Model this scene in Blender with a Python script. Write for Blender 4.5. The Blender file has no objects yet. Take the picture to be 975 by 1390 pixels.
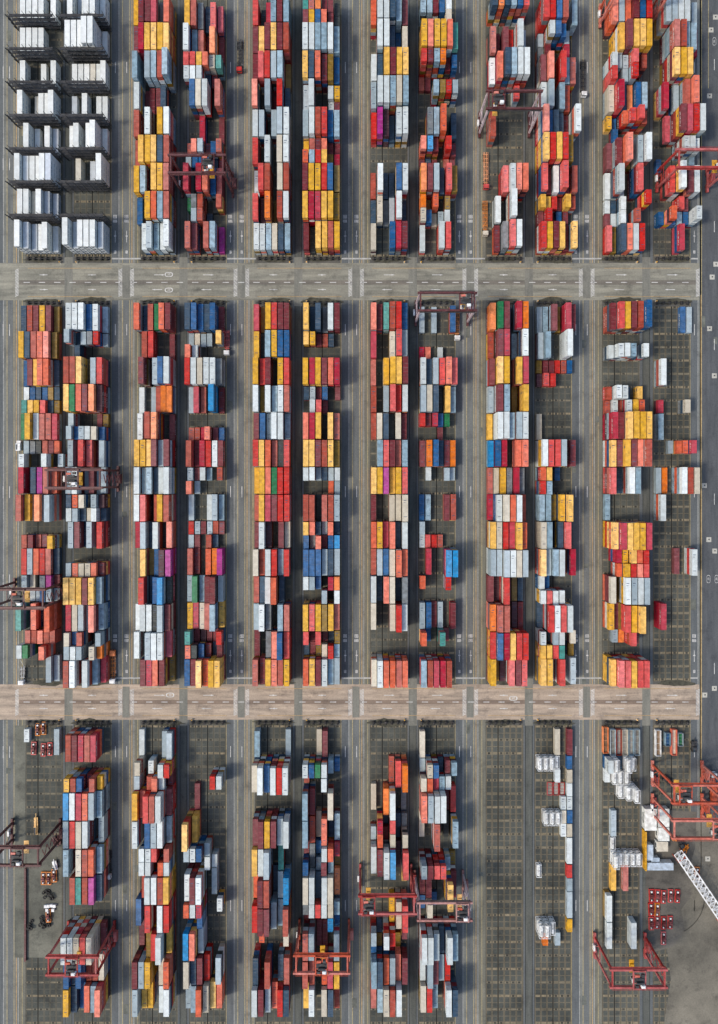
import bpy, bmesh, math, random
from mathutils import Vector, Matrix
random.seed(11)
S = 0.35                     # metres per photo pixel on the ground
CX, CY, CAMH = 487.5, 650.0, 343.0
def X(px): return (px - CX) * S
def Y(py): return (CY - py) * S
scene = bpy.context.scene
COL = scene.collection

# ------------------------------------------------------------------ materials
def srgb(c):
    return tuple(((v/255)/12.92 if v <= 10 else (((v/255)+0.055)/1.055)**2.4) for v in c)
def node_mat(name):
    m = bpy.data.materials.new(name); m.use_nodes = True
    nt = m.node_tree; b = nt.nodes['Principled BSDF']
    return m, nt, b
def paint_mat(name, rgb, rough=0.5, vary=0.20, grime=0.35, metal=0.0, blot=.75):
    """weathered paint: per-thing tint, faded patches, dirt and rust marks"""
    m, nt, b = node_mat(name); N, L = nt.nodes, nt.links
    b.inputs['Roughness'].default_value = rough
    b.inputs['Metallic'].default_value = metal
    b.inputs['Specular IOR Level'].default_value = 0.3
    oi = N.new('ShaderNodeObjectInfo'); at = N.new('ShaderNodeAttribute'); at.attribute_name = 'tint'
    ad = N.new('ShaderNodeMath'); ad.operation = 'ADD'
    L.new(oi.outputs['Random'], ad.inputs[0]); L.new(at.outputs['Fac'], ad.inputs[1])
    mr = N.new('ShaderNodeMapRange'); mr.inputs['From Min'].default_value = 0; mr.inputs['From Max'].default_value = 1
    mr.inputs['To Min'].default_value = 1-vary; mr.inputs['To Max'].default_value = 1+vary
    L.new(ad.outputs[0], mr.inputs['Value'])
    hs = N.new('ShaderNodeHueSaturation'); hs.inputs['Color'].default_value = (*rgb, 1)
    L.new(mr.outputs[0], hs.inputs['Value'])
    s2 = N.new('ShaderNodeMapRange'); s2.inputs['To Min'].default_value = 1.05; s2.inputs['To Max'].default_value = 0.80
    L.new(ad.outputs[0], s2.inputs['Value']); L.new(s2.outputs[0], hs.inputs['Saturation'])
    geo = N.new('ShaderNodeNewGeometry')
    n1 = N.new('ShaderNodeTexNoise'); n1.inputs['Scale'].default_value = 0.55; n1.inputs['Detail'].default_value = 5
    L.new(geo.outputs['Position'], n1.inputs['Vector'])
    r1 = N.new('ShaderNodeValToRGB'); r1.color_ramp.elements[0].position = .36; r1.color_ramp.elements[1].position = .68
    r1.color_ramp.elements[0].color = (.60, .58, .56, 1); r1.color_ramp.elements[1].color = (1.16, 1.17, 1.18, 1)
    L.new(n1.outputs['Fac'], r1.inputs['Fac'])
    mx = N.new('ShaderNodeMix'); mx.data_type = 'RGBA'; mx.blend_type = 'MULTIPLY'; mx.inputs['Factor'].default_value = blot
    L.new(hs.outputs['Color'], mx.inputs['A']); L.new(r1.outputs['Color'], mx.inputs['B'])
    n2 = N.new('ShaderNodeTexNoise'); n2.inputs['Scale'].default_value = 1.7; n2.inputs['Detail'].default_value = 7; n2.inputs['Roughness'].default_value = .7
    L.new(geo.outputs['Position'], n2.inputs['Vector'])
    r2 = N.new('ShaderNodeValToRGB'); r2.color_ramp.elements[0].position = .565; r2.color_ramp.elements[1].position = .68
    r2.color_ramp.elements[0].color = (0, 0, 0, 1); r2.color_ramp.elements[1].color = (grime, grime, grime, 1)
    L.new(n2.outputs['Fac'], r2.inputs['Fac'])
    m2 = N.new('ShaderNodeMix'); m2.data_type = 'RGBA'; m2.inputs['B'].default_value = (.09, .055, .04, 1)
    L.new(r2.outputs['Color'], m2.inputs['Factor']); L.new(mx.outputs['Result'], m2.inputs['A'])
    # sun faded streaks running across the sheet
    mp = N.new('ShaderNodeMapping'); mp.inputs['Scale'].default_value = (.35, 3.2, .6); L.new(geo.outputs['Position'], mp.inputs['Vector'])
    n3 = N.new('ShaderNodeTexNoise'); n3.inputs['Scale'].default_value = 1.0; n3.inputs['Detail'].default_value = 4; L.new(mp.outputs[0], n3.inputs['Vector'])
    r3 = N.new('ShaderNodeMapRange'); r3.inputs['From Min'].default_value = .52; r3.inputs['From Max'].default_value = .72; r3.inputs['To Max'].default_value = .16
    L.new(n3.outputs['Fac'], r3.inputs['Value'])
    m4 = N.new('ShaderNodeMix'); m4.data_type = 'RGBA'; m4.inputs['B'].default_value = (.42, .38, .34, 1)
    L.new(r3.outputs[0], m4.inputs['Factor']); L.new(m2.outputs['Result'], m4.inputs['A'])
    L.new(m4.outputs['Result'], b.inputs['Base Color'])
    return m
def ground_mat(name, rgb, amp=.35, streak=0, stain=.5, sc=.05):
    m, nt, b = node_mat(name); N, L = nt.nodes, nt.links
    b.inputs['Roughness'].default_value = .9; b.inputs['Specular IOR Level'].default_value = .15
    geo = N.new('ShaderNodeNewGeometry'); mp = N.new('ShaderNodeMapping')
    mp.inputs['Scale'].default_value = (9, 1, 1) if streak == 1 else ((1, 9, 1) if streak == 2 else (1, 1, 1))
    L.new(geo.outputs['Position'], mp.inputs['Vector'])
    n1 = N.new('ShaderNodeTexNoise'); n1.inputs['Scale'].default_value = sc; n1.inputs['Detail'].default_value = 9; n1.inputs['Roughness'].default_value = .62
    L.new(mp.outputs[0], n1.inputs['Vector'])
    r1 = N.new('ShaderNodeValToRGB'); e = r1.color_ramp.elements
    e[0].position = .3; e[0].color = (*[c*(1-amp) for c in rgb], 1); e[1].position = .7
    e[1].color = (rgb[0]*(1+amp)*1.03, rgb[1]*(1+amp), rgb[2]*(1+amp)*.96, 1)
    L.new(n1.outputs['Fac'], r1.inputs['Fac'])
    n2 = N.new('ShaderNodeTexNoise'); n2.inputs['Scale'].default_value = .16; n2.inputs['Detail'].default_value = 8; n2.inputs['Roughness'].default_value = .7
    L.new(geo.outputs['Position'], n2.inputs['Vector'])
    r2 = N.new('ShaderNodeValToRGB'); f = r2.color_ramp.elements
    f[0].position = .52; f[0].color = (1, 1, 1, 1); f[1].position = .74; f[1].color = (1-stain, 1-stain, 1-stain*.95, 1)
    L.new(n2.outputs['Fac'], r2.inputs['Fac'])
    n3 = N.new('ShaderNodeTexNoise'); n3.inputs['Scale'].default_value = 1.4; n3.inputs['Detail'].default_value = 6
    L.new(geo.outputs['Position'], n3.inputs['Vector'])
    r3 = N.new('ShaderNodeMapRange'); r3.inputs['To Min'].default_value = .72; r3.inputs['To Max'].default_value = 1.28
    L.new(n3.outputs['Fac'], r3.inputs['Value'])
    mx = N.new('ShaderNodeMix'); mx.data_type = 'RGBA'; mx.blend_type = 'MULTIPLY'; mx.inputs['Factor'].default_value = 1
    L.new(r1.outputs['Color'], mx.inputs['A']); L.new(r2.outputs['Color'], mx.inputs['B'])
    m3 = N.new('ShaderNodeMix'); m3.data_type = 'RGBA'; m3.blend_type = 'MULTIPLY'; m3.inputs['Factor'].default_value = 1
    L.new(mx.outputs['Result'], m3.inputs['A']); L.new(r3.outputs[0], m3.inputs['B'])
    L.new(m3.outputs['Result'], b.inputs['Base Color'])
    return m
def road_paint(name, rgb, wear=.5):
    m = ground_mat(name, rgb, amp=.25, stain=wear, sc=.6)
    return m

G = .80
PAL = {k: tuple(v*G for v in srgb(c)) for k, c in dict(
    w=(216,226,226), g=(166,184,192), h=(128,136,140), e=(58,66,66), b=(4,92,150), n=(50,80,104),  # e mostly, n partly: shade of dark stack gaps put into container paint
    s=(150,180,196), a=(8,148,212), r=(218,60,54), c=(188,22,56), m=(126,46,54), k=(186,86,68),
    o=(238,116,84), t=(246,128,30), y=(246,190,72), l=(14,124,72), q=(80,162,152), p=(182,48,144),
    u=(212,204,184), v=(84,46,58), j=(146,116,42)).items()}
CNAME = dict(w='white', g='silver grey', h='mid grey', e='shaded charcoal', b='deep blue', n='slate blue', s='pale blue',
    a='bright blue', r='bright red', c='crimson', m='maroon', k='brick red', o='coral orange', t='bright orange',
    y='yellow', l='green', q='turquoise', p='magenta', u='cream', v='dark purple brown', j='olive yellow')
CM = {k: paint_mat('paint_' + CNAME[k].replace(' ', '_'), v, rough=.55, grime=(.3 if k in 'wgu' else .4), blot=(.4 if k in 'wgu' else .8)) for k, v in PAL.items()}
KEYS = list(CM)
M_white = paint_mat('white_paint', (.74, .76, .76), .45, .05, .3)
M_reefer = paint_mat('reefer_white', (.68, .71, .70), .4, .1, .25)
M_dark = paint_mat('dark_steel', (.035, .037, .04), .5, .2, .3)
M_black = paint_mat('black_rubber', (.02, .02, .02), .8, .1, .0)
M_grille = paint_mat('unit_grille', (.16, .19, .22), .5, .3, .4)
M_glass = paint_mat('cab_glass', (.03, .045, .055), .12, .1, 0)
M_maroon = paint_mat('crane_maroon', (.095, .022, .024), .45, .15, .5)
M_red = paint_mat('crane_red', (.36, .038, .034), .45, .15, .5)
M_orange = paint_mat('crane_orange_red', (.50, .095, .05), .45, .12, .5)
M_pale = paint_mat('crane_faded_pink', (.52, .42, .44), .5, .12, .5)
M_yel = paint_mat('safety_yellow', (.68, .36, .04), .5, .15, .4)
M_ora = paint_mat('chassis_orange', (.62, .20, .02), .5, .15, .5)
M_spred = paint_mat('spreader_red', (.52, .035, .03), .45, .15, .3)
M_shed = paint_mat('roof_sheet_pale', (.66, .68, .64), .6, .06, .35)
M_shed2 = paint_mat('roof_sheet_blue_grey', (.36, .45, .54), .6, .06, .3)
M_steelgal = paint_mat('galvanised', (.42, .44, .45), .4, .1, .3)
M_asph = ground_mat('asphalt_yard', (.092, .092, .084), .30, 0, .35)
M_lane = ground_mat('asphalt_lane', (.100, .112, .118), .20, 1, .25)
M_lane2 = ground_mat('asphalt_lane_worn', (.124, .135, .136), .20, 1, .25)
M_strip = ground_mat('concrete_runway', (.150, .160, .150), .26, 1, .4)
M_beige = ground_mat('concrete_worn', (.140, .140, .116), .26, 1, .35)
M_pad = ground_mat('storage_pad', (.100, .098, .078), .42, 0, .45)
M_padwarm = ground_mat('storage_pad_dry', (.135, .120, .086), .40, 0, .45)
M_bar = ground_mat('concrete_sleeper', (.185, .158, .108), .4, 0, .6, .5)
M_slot = ground_mat('pad_joint', (.018, .020, .019), .2)
M_rd1 = ground_mat('concrete_road', (.205, .205, .172), .34, 2, .5)
M_rd2 = ground_mat('concrete_road_sunlit', (.325, .27, .215), .36, 2, .5)  # warm low-sun glow put into the lower road's base colour
M_band = ground_mat('road_centre_band', (.145, .136, .118), .22, 2, .3)
M_band2 = ground_mat('road_centre_band_sunlit', (.19, .15, .12), .26, 2, .3)  # centre band warmed with the same painted sun glow
M_cross = ground_mat('concrete_crossing', (.165, .168, .148), .2, 1, .3)
M_rdR = ground_mat('quay_road_asphalt', (.080, .088, .096), .22, 1, .35)
M_wline = road_paint('road_paint_white', (.50, .51, .50), .6)
M_wline2 = road_paint('road_paint_white_worn', (.34, .35, .34), .5)
M_oline = road_paint('road_paint_orange', (.36, .25, .12), .6)
M_yline = road_paint('road_paint_yellow', (.34, .29, .16), .6)
M_slab = ground_mat('cover_slab', (.40, .40, .36), .1)
M_brown = ground_mat('workshop_floor', (.21, .175, .135), .35, 0, .6)

# ------------------------------------------------------------------ mesh helpers
class MB:
    def __init__(s): s.v, s.f, s.mi = [], [], []
    def box(s, x0, y0, z0, x1, y1, z1, mi=0):
        n = len(s.v)
        s.v += [(x0,y0,z0),(x1,y0,z0),(x1,y1,z0),(x0,y1,z0),(x0,y0,z1),(x1,y0,z1),(x1,y1,z1),(x0,y1,z1)]
        s.f += [tuple(n+i for i in q) for q in ((0,3,2,1),(4,5,6,7),(0,1,5,4),(1,2,6,5),(2,3,7,6),(3,0,4,7))]
        s.mi += [mi]*6
    def cbox(s, c, d, mi=0):
        s.box(c[0]-d[0]/2, c[1]-d[1]/2, c[2]-d[2]/2, c[0]+d[0]/2, c[1]+d[1]/2, c[2]+d[2]/2, mi)
    def bar(s, a, b, w, h=None, mi=0):
        h = h or w; a, b = Vector(a), Vector(b); d = (b-a).normalized()
        up = Vector((0,0,1)) if abs(d.z) < .95 else Vector((0,1,0))
        sx = d.cross(up).normalized()*w/2; sy = sx.cross(d).normalized()*h/2
        n = len(s.v)
        for p in (a, b):
            s.v += [tuple(p-sx-sy), tuple(p+sx-sy), tuple(p+sx+sy), tuple(p-sx+sy)]
        s.f += [tuple(n+i for i in q) for q in ((0,1,2,3),(7,6,5,4),(0,4,5,1),(1,5,6,2),(2,6,7,3),(3,7,4,0))]
        s.mi += [mi]*6
    def cyl(s, a, b, r, seg=12, mi=0, r2=None):
        r2 = r if r2 is None else r2
        a, b = Vector(a), Vector(b); d = (b-a).normalized()
        up = Vector((0,0,1)) if abs(d.z) < .95 else Vector((0,1,0))
        sx = d.cross(up).normalized(); sy = sx.cross(d).normalized(); n = len(s.v)
        for p, rr in ((a, r), (b, r2)):
            for i in range(seg):
                t = 2*math.pi*i/seg; s.v.append(tuple(p + sx*math.cos(t)*rr + sy*math.sin(t)*rr))
        for i in range(seg):
            j = (i+1) % seg; s.f.append((n+i, n+j, n+seg+j, n+seg+i)); s.mi.append(mi)
        s.f.append(tuple(n+i for i in reversed(range(seg)))); s.f.append(tuple(n+seg+i for i in range(seg))); s.mi += [mi]*2
    def quad(s, x0, y0, x1, y1, z, mi=0):
        n = len(s.v); x0, x1 = min(x0,x1), max(x0,x1); y0, y1 = min(y0,y1), max(y0,y1)
        s.v += [(x0,y0,z),(x1,y0,z),(x1,y1,z),(x0,y1,z)]; s.f.append((n,n+1,n+2,n+3)); s.mi.append(mi)
    def poly(s, pts, z, mi=0):
        n = len(s.v); s.v += [(p[0],p[1],z) for p in pts]; f = list(range(n, n+len(pts)))
        ar = sum(pts[i][0]*pts[(i+1)%len(pts)][1]-pts[(i+1)%len(pts)][0]*pts[i][1] for i in range(len(pts)))
        if ar < 0: f.reverse()
        s.f.append(tuple(f)); s.mi.append(mi)
    def mesh(s, name, mats):
        me = bpy.data.meshes.new(name); me.from_pydata(s.v, [], s.f)
        for m in (mats if isinstance(mats, (list, tuple)) else [mats]): me.materials.append(m)
        me.polygons.foreach_set('material_index', s.mi); me.update()
        return me
    def build(s, name, mats, parent=None, loc=None):
        o = bpy.data.objects.new(name, s.mesh(name, mats)); COL.objects.link(o)
        if parent: o.parent = parent
        if loc: o.location = loc
        return o
def put(name, me, parent=None, loc=None):
    o = bpy.data.objects.new(name, me); COL.objects.link(o)
    if parent: o.parent = parent
    if loc: o.location = loc
    return o
def tag(o, label=None, cat=None, group=None, kind=None):
    if label: o['label'] = label
    if cat: o['category'] = cat
    if group: o['group'] = group
    if kind: o['kind'] = kind
    return o
def empty(name, loc, rz=0):
    o = bpy.data.objects.new(name, None); COL.objects.link(o); o.location = loc; o.rotation_euler = (0,0,rz)
    o.empty_display_size = .5
    return o
def copy_tree(o, parent=None):
    c = o.copy(); COL.objects.link(c); c.parent = parent
    for ch in list(o.children): copy_tree(ch, c)
    return c
def struct(name, mb, mat): return tag(mb.build(name, mat), kind='structure')
ORD = ['zeroth','first','second','third','fourth','fifth','sixth','seventh','eighth','ninth','tenth','eleventh','twelfth','thirteenth','fourteenth']

# ------------------------------------------------------------------ the container layout read from the photograph
# two characters per slot: paint letter + tiers; 40 ft rows, or 'upper half/lower half' for 20 ft rows (capital = 40 ft)
LX = [35.8, 191.3, 347.6, 503.3, 660.5, 818.5]
RX = [101.5, 257.9, 413.7, 568.7, 726.8, 887.7]
PITCH = 8.2
MID = {
 'L1': "n2k2m2y2m2j1|y3n3k3o3o3j2|b1m2y2o3o3n1|w1b1n1b1j1n1/q2y2y2r2n1j1|l2y3w2k2k2c2|g1h1e1k1m1o1/w3------w4--g2|c3m1n3p3k3o2|k4y3--t4--g5|------------/k2m2k1m1j1y4|r2g2o2r2k2n1|g2u1--h2p2m1/w1w1g1b2g2g1|q4--o3--m1o5|--k3k3o3k3k3/w4l4----o5--|--------g2g1",
 'R1': "w4w4w4b3w3s1|g5n2g3h3r3g1/--n3--------|k5k5y5j2g4r4|y5l5o5m5t5v4|g3------m1j1/g4b3g4w4u4b3|g3e1r4r3m1g3|g4w4g1m2g1g2|n4o4u4e1g4v3/w4g4n3u3w4n2|g3m3n1g3--r4|------------/g4o4u4u4o4m3|y5y5y5m5y5s4|c4u4g4g3o5s3|u5b4k5--n2g5/g5w5g5--u5t4|k5w5n2w5s3c2",
 'L2': "o4n2k3l3o4m4|--k3r3----m1|--m5--g4b5w5|w1--g1k2t3t3|w2--k5t5--m1|y4y4y4m5g4m5|w4g3s4n3w4w5|w4r4--k3y5k5|c3g4n2w4e1o3|--y4j2b3v4p4|n1r5n2b4a5e3|w3w4w4e4g5m4|w4e1g5w5w5c3|--m4c4o4m4j1",
 'R2': "n4b4b3n3b4m1|g1u1g1g1--y4/o4w3--------|r4w4u4w4w4h3|g1c2k1--a5m1|------------/k1k1c1o3m1b1|k3m1c2r2w2m2|g2m1w2s1--k3/o3g1--------|g1----w1g2s1|r1g1m1g1k1m1/g1m1--k2n1--|k2m1--o2t2p3|g2l3s2m3m4g2|y2c2u2k3s4y1|q4m1v1m1m1r4/o4e4b3m2n1m3|b4m4y5o4y5y5",
 'L3': "c3j1y4r4m4m4|y3e1s4y4b4b4|y4r3m4--y4r4|w4j2w4s3w4k4|m3b3g2w4w4s2|r4y4o4k3e3r4|y2y4o4l4r4r4|k2y4c4m4r4r4|m2w4v2--m3u2|u4k3w4r4s3r4|k3n3w4o5n2--|g3w4h3--s4k4|m2--h3o4b5r4|k4m3y4o4k4y4",
 'R3': "y4n1n4h1w4m4|y3y3m1k1n1--/------------|y4c4y4m4o4c4|n2g2m1b2--m1/--w3r3m1----|o4c4y4--y4k3|y4y4m4k4y4j3|w4w4g2n2g2w3/--------o2g2|k4k4e1k4k4g4|y4o4n3g2o4n2/b3h2o4m2b3a3|b4b4b4g3n3g3|w4g4b3--c4t4/------g4--w4|y4r4y4j4y4k3|r4m1r4m1n1j3/n1m1j2u3r4s3|o4y4m4w4s3g3",
 'L4': "o4m3q4k5r5b4|c3----u3r5g4|k2--y4y5y5m5|k2--g3r5r4w4|k2u3n3e1u3m2|--s4r4m4k3s4|y4y4p4y3y4r4|m2----u3u3u5|o3y3c2o4n2w4|k2g3b3u4o5o4|w3n1o4u4n1h4|u3----u4r5w4|------------|u4w5o5o5k5o5",
 'R4': "g1--g1----b2|------------/c1o1--w1----|w4n3g4r4o5r4|g4u4n4e1y3s2|r3m2c3b2l2--/------m1----|m2t4b4n2m2t2|--w2----g2g1/------------|b1s1----m2k2|g2----------/w1r1r1k1----|--c2----a5a5|o3------r4--/------------|g2b2m1g1--m2|o5b1--q5m1--/------------|s5k5c5c5k5--",
 'L5': "t4l5m5n1c5t5|k2m5c5--s1w5|m3y5y5e1y5c5|g2m5s5--j1y5|y1w5w5s4g5w5|a2b3c3--o4o5|k1u1y2h2c3h2|c1w4u5o5w5k3|y4u4r4c4y5o4|g4g4g5w5u5g5|m2v1r5v1j1n1|t4k5k5--v1m1|r4b5c5y5r5r5|y4j1v1r4m4r4",
 'R5': "g1s1m3j1c4m3|g2s3e1--w5--|j1m1m1r1k1b1/v1r2r2------|------------|u1----------|w5r5r5g5--m3|o4y4--b1----/r4s4--------|s3s3j2y4y5q1|u4s4--n3r4e1|y4g3s4w4m1c3|w3b2--------/w4r4w4w4----|n1r5w5r5w5--|w4--g4w4--u3/y4y4r4q4--j2|y4y4h1r4--g3",
 'L6': "m4r5y5m5k5b6|------------/w3w5w5s5n2w5|------------|k2w4w4n2--y2/k1w2k1w3y3o3|c5m5y6y6y6y6|y4m4y5m5o5k6|r4--n1w4s4--|s1----------|y5c6y6y6y6c6|--c4y4y5o5r5/--o4y5r5o5r5|u4n1w5g5w5g5|y3m2r5y5y6--|--g2t2r5m3--/------------|y4r5r5y5r5r5",
 'R6': "--------b1g1|------------|W3H1--------/------------|------------/c2------u3--|s2----------|----g1o2o2c3/------------|g1t1--w4k4u4|w3----------|------------|------m1--w3|------------|c3----------|------------|------------"}
# upper band: listed from the road upwards
TOP = {
 'L2': "--w3g4s3w3w5|b2--y5o5s5k5|y4s4v2y5y5k5|k3y5y5y5n5k5|k4j1w5--y5w5|w4m1m2m2n3--|s5--g5s5k5s6|m4c5y5y5y5y5|y4m5m5c5h3o5",
 'R2': "k4m3--k4s4p1|l2h4k4--e1k4/--g4k4n1----|c5--c5o5b3m3|k2o4g4m2b3k4/g3b3b3b3n1m1|----c2----m1|--b5u5w5--k5|r5r5y5o5u4q4/w5w5w5n2m2--|w5s3k3m1t4m1|y4k4h3n2r3c2",
 'L3': "w3w3s3u3n3s3|r4v2t5j1k5w5|w2r5k5--u5k5|r4--w5--u5w5|w4g4--g4g5w5|o5--g5m1r5n2|m4r5r5g5s5j1|m4y4m5y5m5k5|r4e1c3s5m5s5",
 'R3': "m3e1y4y4k4y4|y5c5c5y5y5j4|m5y5y5r5b5j4|y3k4m4o4m2m2/o5s5r5y5j3c3|g4w5k5r5b4s4|G3W5----w3y3/--------w2m2|y5n5o5m4j4b3|w5w5s5s5w5s4|q5k5t5m4m4e3/m5y5b5o5m4e3",
 'L4': "u3----b4c4m4|n1u3h1g2w5n1|k1w5n1n1b5w5|------------|r3p5v4n2w5w5|g4w6w6s6u6s6|w4n4y6m6y6y6|--w6w6n4b2u4|o4w6w6n6s5m4",
 'R4': "w2----w4r4--|t4j1o4--j3--/u4b3u1g2w3--|t5m5g5n3r5j4|o5a5m4--r5m2/m1n1m1--k1m1|--h5s5o6--n3|----s5j5r5g5/------------|r6m6s6t6m3b4/k1m1------m1|y6o6y6y6o6q5|s4s4m4b4w5--/--------u5--",
 'L5': "--m2h4r5w5--|--w3--w6----|----r4w5o5o5|------------|k4----------|----m1--r3--/------------|w3o5n6s6w6w6|k4m2m4r3w6g3|n6t6n6s6b6r6/------------",
 'R5': "r4y4m4y4m2y4|y4y3r3m2y4k3/m2r4m1b2m2--|r5m3w4r6m3k4|y6r6y6r6j5--|o6b4n4n3m2w6|w4g5--s4k3--|m4o5--r5s3k3|g2w6b6b5g3--/h2m3----c3--|r6r6b6k6--s4",
 'L6': "r2j1n3o3w3r3|w1n1w3----r6/m1w1w3n1k4--|w1w5g2--r5--|m2m4o6j2g5w6|y2b1o4r5r6k4/--b2--------|u3c5n3t3b4s4|w5g4g4r6--k4/r5g2g4r6----|--y5m6y6y6y6|o5g5o5m6b6r6",
 'R6': "------c3----|------r3m2--/b2o5b2s2b2w5|--r4w6--m4w4|------w5w5w4/b1--------s2|--c2m6c6r6w6|c4--g3k5o6--|--y6y6y6j3--|--k6k6s5s5c3|g5g5w5w5--g3"}
REEF = {
 'L1': "w4g3g2w2w3g1|w3w3u2w3g2g1|w4w3w3w3w4s4|--w3w1--w2g1|w3--u1w2w2w3|w2----w1--w2|w2w2w2w2----|w2w2w2w2--w2",
 'R1': "w5g3w4w4w4g3|------------|--u2--g1--w4|w2w3--w3w4w1|g1--w2--w1w1|w1w1w1u1w1w2|w4w4w4w5w5w1|w3g1w2w4w4w2"}
BOT = {
 'L1': "w1--------G1/------------|------------|------------|------------|------------|------------|------------|------------",
 'R1': "k4m4c4k4c4--|------------/y5k5b5m3k5y4|a5w5c5o5g5s4|g5r5u5w5--g3|s5e1u5k5o5s4|--k5q5k5p5n4|------------|w6w6u6r6u6m2",
 'L2': "w1------g2g3|u4--w3--w5r5/g4--k4o5w4m2|y5k4r6k6w6m3|w5--b5g5w5s3|--w5w5r5--k5/--w5w5--o5w5|--k3w5w5k5y5|b3--r5k2w5r5|m1--j4r5w6y3",
 'R2': "------------|------------/--------r4w4|--m1--------|y6y3--------|g5w5b5g3----/------w3w2--|w4m5w5--g2--|o5w5c5----w3/----b4------|a5o5g3------",
 'L3': "s2--------g1|u5w6b5w6r6w6|------------|m4m5y5m5g4w5|y5w5g6--q3e1|o3m6k6n1g3a5|r5m6m6g4s3k6|--o4------u5/------------",
 'R3': "----u1m2----|w5b5l5w5s3b2/k1----w5----|s5m3----u5--|s5k3u1o4n1s2|m2h3b2w5o5c3/b5h2n3m5s4j1|u5w5n3w5u5t2|h4w5r5w5u5s4/m1n1----a5b3|k5g5m1m1--g5",
 'L4': "------------|------k1r3t5|u1--t3w5--h1|--c5n1r5n2h2/g2o5m2u5n1u5|w4m5w6a6v2r6|----------y2/------------|------y2u4r5|g5n1w6r5--m3/b3j1----j1--",
 'R4': "u2----------|g2u5b5n2m3s4/u5o5c4s4w4--|o6g6w6w6m1r2|u1--k6--e1s5|------------/g6m6r6r6s3j1|m2m3----y7m3|b2u5b1------/------------|w6w6g5n3w6s5",
 'L5': "|".join(["------------"]*8),
 'R5': "------u1--m1|x2x2x2x1--b1/------w1--u1|----------w1/--------w1w1|--x2x2x2u1b1/--------w1u1|----------w1|x1--------r1/----------g1|----------G1/------------|x3x3x2----y1/--t1--g1----",
 'L6': "------------|w3x3n1x3x2--/w1x2x2x2----|----x2x3x4--/------------|--g1--------|--x1--------/--x3x2x2x2x2|--y1--k1----|w2----------|w2------w2--",
 'R6': "------------|------------|------------|------------|------------|------------|------------|------------"}
for kk in ('R1','L2','R2','L3','R3','L4','R4'):           # the rows go on below the picture's lower edge
    for _ in range(2):
        BOT[kk] += '|' + ''.join(random.choice('wgkomrysbncu') + random.choice('34455') if random.random() < .85 else '--' for _ in range(6))

H40, H20 = 2.75, 2.6
L40, L20, CW = 12.19, 6.06, 2.44
stacks = []      # band, colkey, bay, half, slot, letter, tiers, px_x(left), px_y(top), len
def read(band, table, ys, pitch):
    for key, txt in table.items():
        x0 = (LX if key[0] == 'L' else RX)[int(key[1])-1]
        for bay, row in enumerate(txt.split('|')):
            halves = row.split('/')
            for hi, hs in enumerate(halves):
                for sl in range(len(hs)//2):
                    c, t = hs[2*sl], hs[2*sl+1]
                    if c == '-' or t == '0': continue
                    long = (len(halves) == 1) or c.isupper()
                    yt = ys + bay*pitch + (hi*18.05 if len(halves) == 2 else 0)
                    stacks.append(dict(band=band, key=key, bay=bay, half=hi if len(halves) == 2 else -1, slot=sl,
                                       c=c.lower(), t=int(t), x=x0+sl*PITCH, y=yt, L=L40 if long else L20, H=H40 if long else H20))
read('upper', TOP, 311, -36.6)
read('middle', MID, 418, 36.1)
read('lower', BOT, 987, 36.6)

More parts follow.
